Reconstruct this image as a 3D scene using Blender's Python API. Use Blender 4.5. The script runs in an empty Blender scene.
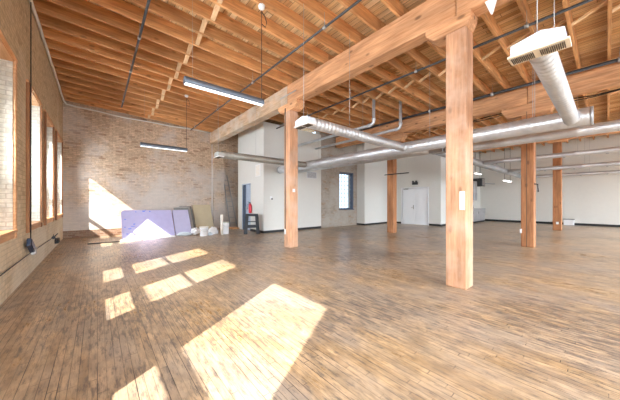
import bpy, bmesh, math, random
from mathutils import Vector, Matrix
random.seed(7)
sc = bpy.context.scene
COL = sc.collection
PI = math.pi

# ------------------------------------------------------------------ node helpers
def mat_new(name):
    m = bpy.data.materials.new(name); m.use_nodes = True
    nt = m.node_tree
    return m, nt, nt.nodes['Principled BSDF']

def nd(nt, t, **kw):
    n = nt.nodes.new(t)
    for k, v in kw.items():
        if k in n.inputs.keys(): n.inputs[k].default_value = v
        else: setattr(n, k, v)
    return n

def lk(nt, a, b): nt.links.new(a, b)

def ramp(nt, stops, src=None, interp='LINEAR'):
    r = nt.nodes.new('ShaderNodeValToRGB'); r.color_ramp.interpolation = interp
    e = r.color_ramp.elements
    while len(e) > 1: e.remove(e[-1])
    e[0].position = stops[0][0]; e[0].color = (*stops[0][1], 1)
    for p, c in stops[1:]:
        x = e.new(p); x.color = (*c, 1)
    if src is not None: lk(nt, src, r.inputs[0])
    return r

def mix(nt, fac, a, b, mode='MIX'):
    n = nt.nodes.new('ShaderNodeMix'); n.data_type = 'RGBA'; n.blend_type = mode
    for s, v in ((n.inputs[0], fac), (n.inputs[6], a), (n.inputs[7], b)):
        if isinstance(v, (int, float)): s.default_value = v
        elif isinstance(v, tuple): s.default_value = (*v, 1)
        else: lk(nt, v, s)
    return n.outputs[2]

def mth(nt, op, a, b=None):
    n = nt.nodes.new('ShaderNodeMath'); n.operation = op
    for s, v in ((n.inputs[0], a), (n.inputs[1], b)):
        if v is None: continue
        if isinstance(v, (int, float)): s.default_value = v
        else: lk(nt, v, s)
    return n.outputs[0]

def obj_coord(nt, rnd=False):
    tc = nt.nodes.new('ShaderNodeTexCoord')
    if not rnd: return tc.outputs['Object']
    oi = nt.nodes.new('ShaderNodeObjectInfo')
    v = nt.nodes.new('ShaderNodeVectorMath'); v.operation = 'ADD'
    s = mth(nt, 'MULTIPLY', oi.outputs['Random'], 37.0)
    lk(nt, tc.outputs['Object'], v.inputs[0]); lk(nt, s, v.inputs[1])
    return v.outputs[0]

def noise(nt, vec, scale, detail=4, rough=.55, mapping=None):
    if mapping:
        mp = nd(nt, 'ShaderNodeMapping'); mp.inputs['Scale'].default_value = mapping
        lk(nt, vec, mp.inputs[0]); vec = mp.outputs[0]
    n = nd(nt, 'ShaderNodeTexNoise'); n.inputs['Scale'].default_value = scale
    n.inputs['Detail'].default_value = detail; n.inputs['Roughness'].default_value = rough
    lk(nt, vec, n.inputs['Vector'])
    return n.outputs['Fac']

def bump(nt, bs, h, strength=.3, dist=.01):
    b = nd(nt, 'ShaderNodeBump'); b.inputs['Strength'].default_value = strength
    b.inputs['Distance'].default_value = dist
    lk(nt, h, b.inputs['Height']); lk(nt, b.outputs[0], bs.inputs['Normal'])

# ------------------------------------------------------------------ materials
def plain(name, col, rough=.6, metal=0., emit=None, es=1., var=.06):
    m, nt, bs = mat_new(name)
    n = noise(nt, obj_coord(nt), 6, 3)
    c = mix(nt, n, tuple(x * (1 - var) for x in col), tuple(min(1, x * (1 + var)) for x in col))
    lk(nt, c, bs.inputs['Base Color'])
    bs.inputs['Roughness'].default_value = rough; bs.inputs['Metallic'].default_value = metal
    if emit:
        bs.inputs['Emission Color'].default_value = (*emit, 1); bs.inputs['Emission Strength'].default_value = es
    return m

def wood(name, axis, dark, light, knots=.6, rough=.7, stain=None, stain_amt=.5):
    m, nt, bs = mat_new(name)
    v = obj_coord(nt, True)
    st = [14., 14., 14.]; st[axis] = .9
    g = noise(nt, v, 2.2, 6, .6, tuple(st))
    st2 = [5., 5., 5.]; st2[axis] = 1.2
    g2 = noise(nt, v, 1.1, 3, .5, tuple(st2))
    r = ramp(nt, [(.28, dark), (.5, tuple((a + b) / 2 for a, b in zip(dark, light))), (.72, light)], g)
    oi = nt.nodes.new('ShaderNodeObjectInfo')
    k = nd(nt, 'ShaderNodeTexVoronoi'); st3 = [3.4, 3.4, 3.4]; st3[axis] = 1.6
    mp = nd(nt, 'ShaderNodeMapping'); mp.inputs['Scale'].default_value = tuple(st3)
    lk(nt, v, mp.inputs[0]); lk(nt, mp.outputs[0], k.inputs['Vector']); k.inputs['Scale'].default_value = 1.3
    kr = ramp(nt, [(.0, (1, 1, 1)), (.09, (.9, .9, .9)), (.17, (0, 0, 0))], k.outputs['Distance'])
    c = mix(nt, mth(nt, 'MULTIPLY', kr.outputs[0], knots), r.outputs[0], tuple(x * .35 for x in dark))
    g2r = ramp(nt, [(.3, (.74, .72, .70)), (.7, (1.14, 1.12, 1.1))], g2)
    c = mix(nt, 1., c, g2r.outputs[0], 'MULTIPLY')
    br = ramp(nt, [(0, (.82, .80, .78)), (1, (1.16, 1.16, 1.16))], oi.outputs['Random'])
    c = mix(nt, 1., c, br.outputs[0], 'MULTIPLY')
    if stain:
        sn = noise(nt, v, 1.6, 5, .6)
        sr = ramp(nt, [(.45, (0, 0, 0)), (.62, (1, 1, 1))], sn)
        c = mix(nt, mth(nt, 'MULTIPLY', sr.outputs[0], stain_amt), c, stain)
    lk(nt, c, bs.inputs['Base Color']); bs.inputs['Roughness'].default_value = rough
    bump(nt, bs, g, .25, .006)
    return m

def brick(name, c1, c2, c3, mortar, bw=.215, bh=.072, wash=None, wash_light_lo=.45, wash_light_hi=.6, msize=.006, wash_light_z=None, spots=.5):
    m, nt, bs = mat_new(name)
    v = obj_coord(nt)
    sp = nd(nt, 'ShaderNodeSeparateXYZ'); lk(nt, v, sp.inputs[0])
    cb = nd(nt, 'ShaderNodeCombineXYZ')
    lk(nt, mth(nt, 'ADD', sp.outputs[0], sp.outputs[1]), cb.inputs[0]); lk(nt, sp.outputs[2], cb.inputs[1])
    b = nd(nt, 'ShaderNodeTexBrick')
    b.inputs['Scale'].default_value = 1; b.inputs['Brick Width'].default_value = bw
    b.inputs['Row Height'].default_value = bh; b.inputs['Mortar Size'].default_value = msize
    b.inputs['Mortar Smooth'].default_value = .3
    b.inputs['Color1'].default_value = (0, 0, 0, 1); b.inputs['Color2'].default_value = (1, 1, 1, 1)
    b.inputs['Mortar'].default_value = (.5, .5, .5, 1)
    lk(nt, cb.outputs[0], b.inputs['Vector'])
    r = ramp(nt, [(.0, c3), (.15, c2), (.5, c1), (.85, c2), (1., c1)], b.outputs['Color'])
    n1 = noise(nt, v, 9, 5, .65)
    nr = ramp(nt, [(.3, (.72, .71, .70)), (.7, (1.2, 1.2, 1.2))], n1)
    c = mix(nt, 1., r.outputs[0], nr.outputs[0], 'MULTIPLY')
    # scattered dark bricks
    n3 = noise(nt, cb.outputs[0], 1.0, 2, .5, (5.0, 14.0, 1))
    dr = ramp(nt, [(.64, (0, 0, 0)), (.70, (1, 1, 1))], n3)
    c = mix(nt, mth(nt, 'MULTIPLY', dr.outputs[0], spots), c, c3)
    c = mix(nt, b.outputs['Fac'], c, mortar)
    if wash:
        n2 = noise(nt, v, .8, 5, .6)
        if wash_light_z:
            z0, z1, amt = wash_light_z
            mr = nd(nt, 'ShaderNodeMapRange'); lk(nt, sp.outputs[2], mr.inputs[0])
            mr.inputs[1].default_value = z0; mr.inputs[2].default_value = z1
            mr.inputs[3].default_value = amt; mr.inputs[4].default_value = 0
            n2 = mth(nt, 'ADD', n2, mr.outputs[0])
        wr = ramp(nt, [(wash_light_lo, (0, 0, 0)), (wash_light_hi, (1, 1, 1))], n2)
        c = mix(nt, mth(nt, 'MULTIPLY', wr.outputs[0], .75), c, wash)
    lk(nt, c, bs.inputs['Base Color']); bs.inputs['Roughness'].default_value = .85
    h = mth(nt, 'SUBTRACT', mth(nt, 'MULTIPLY', n1, .4), b.outputs['Fac'])
    bump(nt, bs, h, .6, .008)
    return m

def board_uv(nt, sp, width, shift):
    row = mth(nt, 'FLOOR', mth(nt, 'DIVIDE', sp.outputs[0], width))
    wn = nd(nt, 'ShaderNodeTexWhiteNoise'); wn.noise_dimensions = '1D'; lk(nt, row, wn.inputs['W'])
    cb = nd(nt, 'ShaderNodeCombineXYZ')
    lk(nt, mth(nt, 'ADD', sp.outputs[1], mth(nt, 'MULTIPLY', wn.outputs['Value'], shift)), cb.inputs[0]); lk(nt, sp.outputs[0], cb.inputs[1])
    return cb

def floor_mat():
    m, nt, bs = mat_new('worn_strip_flooring')
    v = obj_coord(nt)
    sp = nd(nt, 'ShaderNodeSeparateXYZ'); lk(nt, v, sp.inputs[0])
    cb = board_uv(nt, sp, .057, 7.3)
    b = nd(nt, 'ShaderNodeTexBrick'); b.offset = 0; b.squash = 1
    b.inputs['Scale'].default_value = 1; b.inputs['Brick Width'].default_value = .95
    b.inputs['Row Height'].default_value = .057; b.inputs['Mortar Size'].default_value = .0028
    b.inputs['Mortar Smooth'].default_value = .3
    b.inputs['Color1'].default_value = (0, 0, 0, 1); b.inputs['Color2'].default_value = (1, 1, 1, 1)
    b.inputs['Mortar'].default_value = (.5, .5, .5, 1)
    lk(nt, cb.outputs[0], b.inputs['Vector'])
    r = ramp(nt, [(0, FL[0]), (.3, FL[1]), (.7, FL[2]), (1, FL[3])], b.outputs['Color'])
    # fine grain, warped a little so that no board is even
    g = noise(nt, v, 1.0, 7, .75, (44, 6.5, 1))
    gr = ramp(nt, [(.34, (.50, .47, .45)), (.48, (1, 1, 1)), (.66, (1.2, 1.19, 1.17))], g)
    c = mix(nt, 1., r.outputs[0], gr.outputs[0], 'MULTIPLY')
    blotch = noise(nt, v, 1.0, 5, .65, (7, 3, 1))
    br = ramp(nt, [(.36, (.68, .66, .64)), (.62, (1.24, 1.23, 1.22))], blotch)
    c = mix(nt, 1., c, br.outputs[0], 'MULTIPLY')
    big = noise(nt, v, .38, 3, .5)
    # grey scuffing in wide patches
    w = noise(nt, v, .6, 6, .65, (1.8, .8, 1))
    wr = ramp(nt, [(.40, (0, 0, 0)), (.60, (1, 1, 1))], w)
    c = mix(nt, mth(nt, 'MULTIPLY', wr.outputs[0], .55), c, (.33, .30, .275))
    # dark wear streaks that follow the boards
    s = noise(nt, v, 1.0, 6, .75, (24, 3.8, 1))
    s2 = mth(nt, 'ADD', s, mth(nt, 'MULTIPLY', mth(nt, 'SUBTRACT', big, .5), .6))
    sr = ramp(nt, [(.52, (0, 0, 0)), (.585, (.7, .7, .7)), (.70, (1, 1, 1))], s2)
    c = mix(nt, mth(nt, 'MULTIPLY', sr.outputs[0], .78), c, (.085, .075, .075))
    # grime packed into some seams
    q = noise(nt, v, 1.0, 3, .5, (9, .7, 1))
    qa = ramp(nt, [(.4, (.25, .25, .25)), (.6, (1, 1, 1))], q)
    mr = ramp(nt, [(0, (0, 0, 0)), (.5, (1, 1, 1))], b.outputs['Fac'])
    c = mix(nt, mth(nt, 'MULTIPLY', mr.outputs[0], qa.outputs[0]), c, (.035, .028, .024))
    lk(nt, c, bs.inputs['Base Color'])
    rr = ramp(nt, [(.3, (.22, .22, .22)), (.7, (.42, .42, .42))], mth(nt, 'MULTIPLY', mth(nt, 'ADD', s, w), .5))
    lk(nt, rr.outputs[0], bs.inputs['Roughness'])
    bs.inputs['Specular IOR Level'].default_value = .5
    h = mth(nt, 'SUBTRACT', mth(nt, 'MULTIPLY', g, .3), b.outputs['Fac'])
    bump(nt, bs, h, .25, .003)
    return m
FL = [(.37, .24, .125), (.44, .295, .16), (.49, .34, .195), (.40, .27, .145)]

def deck_mat():
    m, nt, bs = mat_new('roof_deck_boards')
    v = obj_coord(nt)
    sp = nd(nt, 'ShaderNodeSeparateXYZ'); lk(nt, v, sp.inputs[0])
    cb = board_uv(nt, sp, .135, 9.1)
    b = nd(nt, 'ShaderNodeTexBrick'); b.offset = 0
    b.inputs['Scale'].default_value = 1; b.inputs['Brick Width'].default_value = 2.3
    b.inputs['Row Height'].default_value = .135; b.inputs['Mortar Size'].default_value = .004
    b.inputs['Color1'].default_value = (0, 0, 0, 1); b.inputs['Color2'].default_value = (1, 1, 1, 1)
    b.inputs['Mortar'].default_value = (.5, .5, .5, 1)
    lk(nt, cb.outputs[0], b.inputs['Vector'])
    r = ramp(nt, [(0, (.50, .27, .11)), (.5, (.66, .42, .20)), (1, (.78, .56, .32))], b.outputs['Color'])
    g = noise(nt, v, 1.0, 5, .6, (26, 1.6, 1))
    gr = ramp(nt, [(.3, (.62, .6, .58)), (.7, (1.15, 1.15, 1.15))], g)
    c = mix(nt, 1., r.outputs[0], gr.outputs[0], 'MULTIPLY')
    c = mix(nt, b.outputs['Fac'], c, (.06, .03, .015))
    lk(nt, c, bs.inputs['Base Color']); bs.inputs['Roughness'].default_value = .8
    return m

def metal_mat(name, col, rough, axis=1):
    m, nt, bs = mat_new(name)
    v = obj_coord(nt)
    n = noise(nt, v, 14, 3, .5)
    n2 = noise(nt, v, 2.2, 3, .5)
    c = mix(nt, n, tuple(x * .86 for x in col), tuple(min(1, x * 1.08) for x in col))
    c2 = ramp(nt, [(.35, (.86, .86, .87)), (.65, (1.05, 1.05, 1.05))], n2)
    c = mix(nt, 1., c, c2.outputs[0], 'MULTIPLY')
    lk(nt, c, bs.inputs['Base Color'])
    rr = ramp(nt, [(.3, (rough * .8,) * 3), (.7, (rough * 1.25,) * 3)], n)
    lk(nt, rr.outputs[0], bs.inputs['Roughness']); bs.inputs['Metallic'].default_value = .62
    return m

def glass_mat(name, tint=(1, 1, 1), milky=0.):
    m = bpy.data.materials.new(name); m.use_nodes = True; nt = m.node_tree; nt.nodes.clear()
    out = nd(nt, 'ShaderNodeOutputMaterial'); tr = nd(nt, 'ShaderNodeBsdfTransparent'); gl = nd(nt, 'ShaderNodeBsdfGlossy')
    tr.inputs[0].default_value = (*tint, 1); gl.inputs['Roughness'].default_value = .05
    mx = nd(nt, 'ShaderNodeMixShader'); fr = nd(nt, 'ShaderNodeFresnel'); fr.inputs[0].default_value = 1.25
    lk(nt, fr.outputs[0], mx.inputs[0]); lk(nt, tr.outputs[0], mx.inputs[1]); lk(nt, gl.outputs[0], mx.inputs[2])
    last = mx.outputs[0]
    if milky:
        df = nd(nt, 'ShaderNodeBsdfTranslucent'); df.inputs[0].default_value = (.85, .9, .95, 1)
        m2 = nd(nt, 'ShaderNodeMixShader'); m2.inputs[0].default_value = milky
        lk(nt, last, m2.inputs[1]); lk(nt, df.outputs[0], m2.inputs[2]); last = m2.outputs[0]
    lk(nt, last, out.inputs[0])
    return m

M = {}
M['floor'] = floor_mat()
M['deck'] = deck_mat()
J_D, J_L = (.46, .215, .085), (.80, .50, .25)
M['joist'] = wood('rough_joist_wood', 0, (.50, .23, .085), (.82, .47, .21), .6)
M['block'] = wood('pale_blocking_wood', 1, (.66, .42, .22), (.86, .62, .38), .2)
M['beam'] = wood('sandblasted_beam_wood', 1, (.50, .235, .10), (.80, .47, .26), .8)
M['beam_grey'] = wood('whitewashed_beam_wood', 1, (.45, .30, .18), (.70, .54, .38), .4, stain=(.62, .56, .48), stain_amt=.7)
M['post'] = wood('sandblasted_post_wood', 2, (.44, .22, .115), (.68, .40, .24), .5, stain=(.60, .44, .34), stain_amt=.45)
M['post_red'] = wood('red_post_wood', 2, (.27, .105, .04), (.50, .235, .10), .6)
M['casing'] = wood('stained_casing_wood', 2, (.20, .08, .03), (.38, .18, .075), .3)
M['casing_light'] = wood('orange_lining_wood', 1, (.60, .31, .14), (.82, .50, .27), .3)
M['brick_left'] = brick('tan_painted_brick', (.62, .48, .30), (.56, .43, .265), (.46, .34, .20), (.40, .31, .19), wash=(.74, .68, .54), wash_light_lo=.55, wash_light_hi=.9, wash_light_z=(.6, 1.9, .30), spots=.2)
M['brick_back'] = brick('mottled_brick', (.68, .50, .345), (.57, .42, .29), (.36, .22, .14), (.33, .25, .18), bw=.22, bh=.07, wash=(.60, .565, .53), wash_light_lo=.50, wash_light_hi=.72, wash_light_z=(1.2, 3.4, .22), spots=.75)  # low grey wash is part stain, part light put into the colour
M['reveal'] = brick('cream_painted_reveal', (.74, .70, .60), (.70, .66, .55), (.66, .60, .48), (.56, .50, .40), spots=.1)
M['brick_low'] = brick('dark_brick_plinth', (.33, .22, .15), (.27, .16, .10), (.20, .10, .06), (.33, .27, .21), spots=.6)
M['brick_grey'] = brick('grey_whitewashed_brick', (.37, .315, .255), (.31, .265, .21), (.32, .18, .09), (.36, .32, .275), wash=(.41, .375, .33), wash_light_lo=.42, wash_light_hi=.6, spots=.5)
M['white'] = plain('white_wall_paint', (.69, .69, .65), .75, var=.03)
M['door_white'] = plain('white_door_paint', (.86, .89, .92), .45, var=.02)
M['black'] = plain('black_rubber', (.012, .012, .013), .55)
M['pipe'] = plain('dark_pipe_paint', (.055, .06, .065), .45, .3)
M['duct'] = metal_mat('galvanised_duct', (.66, .69, .72), .38)
M['duct_dull'] = metal_mat('dull_galvanised_duct', (.42, .44, .46), .45)
M['duct_green'] = metal_mat('grey_green_duct', (.42, .42, .38), .5)
M['wire'] = plain('thin_steel_wire', (.45, .45, .44), .5, .6)
M['cream'] = plain('cream_plastic', (.80, .72, .58), .5)
M['whitemetal'] = plain('white_enamelled_metal', (.58, .66, .78), .45, .2)
M['whiteplastic'] = plain('white_plastic', (.82, .83, .84), .45)
M['dark'] = plain('dark_slot', (.10, .08, .06), .8)
M['lamp_body'] = plain('dark_lamp_housing', (.13, .16, .20), .3, .5)
M['lamp_emit'] = plain('lit_diffuser', (.9, .93, .97), .4, 0, (.90, .95, 1.), 1.1)
M['lamp_emit2'] = plain('lit_small_diffuser', (.95, .95, .95), .4, 0, (1, .98, .94), 5.)
M['lavender'] = plain('lavender_foam', (.40, .375, .58), .8, var=.10)
M['lavender2'] = plain('pale_lavender_foam', (.46, .44, .62), .8, var=.08)
M['blueprint'] = plain('blue_ink', (.08, .16, .62), .7)
M['tan'] = plain('tan_board', (.50, .42, .28), .8)
M['greyboard'] = plain('grey_board', (.20, .21, .20), .8, var=.2)
M['plastic_film'] = plain('grey_plastic_film', (.62, .70, .76), .3, var=.15)
M['greenlid'] = plain('pale_green_lid', (.55, .62, .54), .5)
M['paint'] = plain('cream_bucket_lid', (.80, .76, .68), .5)
M['stool'] = plain('charcoal_plastic', (.014, .018, .024), .5)
M['red'] = plain('red_paint', (.62, .03, .05), .4)
M['bluegrey'] = plain('blue_grey_door_paint', (.42, .50, .62), .5)
M['darkblue'] = plain('dark_blue_grey_door_edge', (.07, .10, .16), .5)
M['navy'] = plain('navy_box_paint', (.035, .055, .10), .5)
M['alu'] = plain('aluminium', (.55, .56, .56), .4, .8)
M['frame'] = plain('painted_window_frame', (.50, .42, .32), .6)
M['frame_dark'] = plain('dark_steel_frame', (.05, .07, .11), .5)
M['steelsash'] = plain('grey_blue_steel_sash', (.30, .36, .45), .5)
M['glass'] = glass_mat('clear_window_glass')
M['sun_dimmer'] = glass_mat('sun_dimming_glass', (.3, .3, .3), .8)  # milky pane added to dim the sun through one window
M['cab'] = plain('stainless_cabinet', (.40, .40, .41), .4, .3)
M['foam'] = plain('grey_sealant', (.72, .70, .64), .7)

# ------------------------------------------------------------------ geometry helpers
def bx(bm, x0, x1, y0, y1, z0, z1):
    if x0 > x1: x0, x1 = x1, x0
    if y0 > y1: y0, y1 = y1, y0
    if z0 > z1: z0, z1 = z1, z0
    vs = [bm.verts.new(p) for p in ((x0, y0, z0), (x1, y0, z0), (x1, y1, z0), (x0, y1, z0), (x0, y0, z1), (x1, y0, z1), (x1, y1, z1), (x0, y1, z1))]
    for f in ((3, 2, 1, 0), (4, 5, 6, 7), (0, 1, 5, 4), (1, 2, 6, 5), (2, 3, 7, 6), (3, 0, 4, 7)):
        bm.faces.new([vs[i] for i in f])
    return vs

def frame_of(d):
    d = d.normalized()
    up = Vector((0, 0, 1)) if abs(d.z) < .95 else Vector((1, 0, 0))
    a = d.cross(up).normalized(); b = a.cross(d).normalized()
    return a, b

def tube(bm, pts, r, n=12, caps=True):
    pts = [Vector(p) for p in pts]; rings = []
    for i, p in enumerate(pts):
        if i == 0: d = pts[1] - pts[0]
        elif i == len(pts) - 1: d = pts[-1] - pts[-2]
        else: d = (pts[i + 1] - p).normalized() + (p - pts[i - 1]).normalized()
        a, b = frame_of(d)
        rr = r[i] if isinstance(r, (list, tuple)) else r
        rings.append([bm.verts.new(p + a * rr * math.cos(2 * PI * k / n) + b * rr * math.sin(2 * PI * k / n)) for k in range(n)])
    for i in range(len(rings) - 1):
        for k in range(n):
            f = bm.faces.new((rings[i][k], rings[i][(k + 1) % n], rings[i + 1][(k + 1) % n], rings[i + 1][k])); f.smooth = True
    if caps:
        bm.faces.new(rings[0][::-1]); bm.faces.new(rings[-1])

def prism(bm, poly, axis, a, b):
    """poly in the other two axes, extruded along axis from a to b"""
    def P(u, v, w):
        if axis == 0: return (w, u, v)
        if axis == 1: return (u, w, v)
        return (u, v, w)
    A = [bm.verts.new(P(u, v, a)) for u, v in poly]; B = [bm.verts.new(P(u, v, b)) for u, v in poly]
    bm.faces.new(A); bm.faces.new(B[::-1])
    n = len(poly)
    for i in range(n): bm.faces.new((A[i], B[i], B[(i + 1) % n], A[(i + 1) % n]))

def lathe(bm, prof, n=24, c=(0, 0, 0)):
    rings = [[bm.verts.new((c[0] + r * math.cos(2 * PI * k / n), c[1] + r * math.sin(2 * PI * k / n), c[2] + z)) for k in range(n)] for r, z in prof]
    for i in range(len(rings) - 1):
        for k in range(n):
            f = bm.faces.new((rings[i][k], rings[i][(k + 1) % n], rings[i + 1][(k + 1) % n], rings[i + 1][k])); f.smooth = True
    bm.faces.new(rings[0][::-1]); bm.faces.new(rings[-1])

def B(): return bmesh.new()

def link(name, bm, mat, parent=None, bevel=0, seg=1, origin=None):
    """mesh object from world-space geometry; origin moves to parent base / given point"""
    if bevel:
        bmesh.ops.bevel(bm, geom=[e for e in bm.edges], offset=bevel, segments=seg, affect='EDGES', profile=.6)
    bmesh.ops.recalc_face_normals(bm, faces=bm.faces)
    wo = Vector((0, 0, 0))
    if parent is not None: wo = world_loc(parent)
    o_at = Vector(origin) if origin is not None else wo
    bmesh.ops.translate(bm, verts=bm.verts, vec=-o_at)
    me = bpy.data.meshes.new(name); bm.to_mesh(me); bm.free()
    ms = mat if isinstance(mat, list) else [mat]
    for m in ms: me.materials.append(M[m])
    o = bpy.data.objects.new(name, me); COL.objects.link(o)
    o.location = o_at - wo
    if parent is not None: o.parent = parent
    return o

def world_loc(o):
    v = Vector(o.location)
    while o.parent is not None:
        o = o.parent; v += Vector(o.location)
    return v

def thing(name, loc, label, cat, group=None):
    o = bpy.data.objects.new(name, None); COL.objects.link(o); o.location = loc; o.empty_display_size = .1
    return tag(o, label, cat, group)

def tag(o, label, cat, group=None):
    o['label'] = label; o['category'] = cat
    if group: o['group'] = group
    return o

def struct(o):
    o['kind'] = 'structure'; return o

def sbox(name, mat, *b, bevel=0):
    bm = B()
    for q in b: bx(bm, *q)
    return struct(link(name, bm, mat, bevel=bevel))

def dup(o, loc, label=None, group=None):
    c = o.copy(); COL.objects.link(c); c.location = loc
    if label: c['label'] = label
    if group: c['group'] = group
    for ch in list(o.children):
        d = ch.copy(); COL.objects.link(d); d.parent = c
        for g in list(ch.children):
            e = g.copy(); COL.objects.link(e); e.parent = d
    return c

# ------------------------------------------------------------------ dimensions
XL, YB, XR, YR = -1.0, 13.376, 21.96, -6.0
XO = XL - .5
XA, YA = 5.644, 9.87
YW = 9.92                      # grey brick wall with the steel window
XBB, YBB = 12.16, 9.342        # white block to the right of it
XD, YK = 15.02, 6.16
SL = .045
def jz(x): return 5.0 + SL * (4.46 - x) if x < 4.62 else 5.0     # underside of joists
JH = .28

# ------------------------------------------------------------------ setting
sbox('floor', 'floor', (XO, XR + .3, YR - .3, YB + .3, -.1, 0))
# ceiling deck (sloping up to the left over the first bay)
bm = B()
prism(bm, [(XO, jz(XO) + JH), (4.46, jz(4.46) + JH), (XR + .3, 5.0 + JH), (XR + .3, 5.6 + JH), (XO, 5.6 + JH)], 1, YR - .3, YW + .4)
prism(bm, [(XO, jz(XO) + JH), (4.46, jz(4.46) + JH), (9.2, 5.0 + JH), (9.2, 5.6 + JH), (XO, 5.6 + JH)], 1, YW + .4, YB + .4)
struct(link('ceiling', bm, 'deck'))

# left wall with its row of deep window openings
SILL, HEAD = .95, 3.6
OPEN = [(-5.4, -4.2), (-3.4, -2.2), (-.12, 1.66), (2.65, 3.99), (4.50, 5.95), (6.98, 8.36), (8.93, 10.46), (11.10, 12.93)]
CLEAR = [(-5.2, -4.4), (-3.2, -2.4), (.06, 1.43), (2.86, 3.77), (4.68, 5.66), (7.2, 8.16), (9.13, 10.26), (11.35, 12.72)]
bm = B(); y = YR
for a, b in OPEN:
    bx(bm, XO, XL, y, a, SILL, HEAD); y = b
bx(bm, XO, XL, y, YB, SILL, HEAD)
bx(bm, XO, XL, YR, YB, 0, SILL); bx(bm, XO, XL, YR, YB, HEAD, 5.5)
struct(link('wall_left', bm, 'brick_left'))
for i, ((a, b), (c, d)) in enumerate(zip(OPEN, CLEAR)):
    w = thing('window_%d' % (i + 1), (XL, (a + b) / 2, SILL), '', ''); del w['label']; del w['category']; w['kind'] = 'structure'
    bm = B()
    bx(bm, -1.45, -1.36, a, c, SILL, HEAD); bx(bm, -1.45, -1.36, d, b, SILL, HEAD)
    bx(bm, -1.45, -1.36, c, d, SILL, SILL + .05); bx(bm, -1.45, -1.36, c, d, 3.50, HEAD)
    link('window_frame', bm, 'frame', w)
    bm = B()
    if i == 2:
        bx(bm, -1.43, -1.36, c, d, 1.68, 1.84)
    else:
        bx(bm, -1.43, -1.36, c, d, 1.68, 1.80)
        if i != 7: bx(bm, -1.41, -1.38, c, d, 2.45, 2.50)
    link('sash_rail', bm, 'frame', w)
    bm = B(); bx(bm, -1.40, -1.395, c, d, SILL + .05, 3.5)
    link('pane', bm, 'sun_dimmer' if i == 5 else 'glass', w)  # one pane made milky to weaken its sun patch on the floor
    # wooden head lining, inner casing and stool
    bm = B(); bx(bm, -1.36, XL - .002, b - .012, b, SILL + .02, HEAD - .03); bx(bm, -1.36, XL - .002, a, a + .012, SILL + .02, HEAD - .03)
    link('reveal_plaster', bm, 'reveal', w)
    bm = B(); bx(bm, -1.36, XL + .012, a, b, HEAD - .03, HEAD + .0); bx(bm, XL, XL + .035, a - .11, b + .09, HEAD, HEAD + .05)
    link('head_lining', bm, 'casing_light', w, bevel=.003)
    bm = B(); bx(bm, XL, XL + .045, a - .11, a, .83, HEAD)
    link('casing', bm, 'casing', w, bevel=.004)
    bm = B(); bx(bm, XL, XL + .03, b, b + .09, .83, HEAD)
    link('casing', bm, 'casing' if i > 4 else 'casing_light', w, bevel=.004)
    bm = B(); bx(bm, -1.36, XL, a, b, SILL, SILL + .02); bx(bm, XL, XL + .045, a - .05, b + .05, SILL - .02, SILL + .02)
    bx(bm, XL, XL + .02, a, b, .84, SILL - .02)
    link('window_sill', bm, 'casing_light', w, bevel=.004)

# back wall, plinth and pier
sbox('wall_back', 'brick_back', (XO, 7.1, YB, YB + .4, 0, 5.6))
sbox('trim_plinth', 'brick_low', (XL, 4.62, YB - .035, YB, 0, .27), (XL, 4.62, YB - .04, YB, .27, .285))
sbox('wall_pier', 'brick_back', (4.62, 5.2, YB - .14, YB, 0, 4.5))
# enclosed white room
sbox('wall_white_front', 'white', (XA, 9.12, YA, YA + .12, 0, 4.98))
sbox('wall_white_side', 'white', (XA, XA + .12, YA + .12, 11.17, 0, 4.98), (XA, XA + .12, 11.94, 12.53, 0, 4.98), (XA, XA + .12, 11.17, 11.94, 2.25, 4.98))
sbox('wall_light_stop', 'white', (7.0, 7.1, YA + .12, YB, 0, 5.3))  # unseen wall added to keep outside light out
sbox('baseboard_white_front', 'black', (XA - .012, 9.12, YA - .014, YA, 0, .11))
sbox('baseboard_white_side', 'black', (XA - .014, XA, YA, 11.12, 0, .11))
# grey brick wall with steel window
WX0, WX1, WZ0, WZ1 = 10.62, 11.80, .98, 3.08
sbox('wall_brick_alcove', 'brick_grey', (9.12, WX0, YW, YW + .4, 0, 5.3), (WX1, XBB, YW, YW + .4, 0, 5.3), (WX0, WX1, YW, YW + .4, 0, WZ0), (WX0, WX1, YW, YW + .4, WZ1, 5.3))
w = thing('window_9', (11.2, YW + .2, WZ0), '', ''); del w['label']; del w['category']; w['kind'] = 'structure'
bm = B(); yy = YW + .10
bx(bm, WX0, WX0 + .06, yy, yy + .06, WZ0, WZ1); bx(bm, WX0, WX1, yy, yy + .06, WZ1 - .06, WZ1); bx(bm, WX0, WX1, yy, yy + .06, WZ0, WZ0 + .06)
bx(bm, WX1 - .09, WX1, YW - .02, yy + .06, WZ0, WZ1); bx(bm, WX0 - .02, WX1, YW - .015, YW, WZ1, WZ1 + .05)
link('window_frame', bm, 'frame_dark', w)
bm = B()
for k in range(1, 4): x = WX0 + .06 + k * (WX1 - WX0 - .2) / 4; bx(bm, x - .011, x + .011, yy + .02, yy + .045, WZ0, WZ1)
for k in range(1, 9): z = WZ0 + k * (WZ1 - WZ0) / 9; bx(bm, WX0, WX1 - .1, yy + .02, yy + .045, z - .011, z + .011)
link('glazing_bar', bm, 'steelsash', w)
bm = B(); bx(bm, WX0, WX1 - .1, yy + .03, yy + .035, WZ0, WZ1); link('pane', bm, 'glass', w)
bm = B(); bx(bm, WX0 - .05, WX1 + .05, YW - .06, YW + .1, WZ0 - .05, WZ0); link('window_sill', bm, 'frame_dark', w, bevel=.004)
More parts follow.
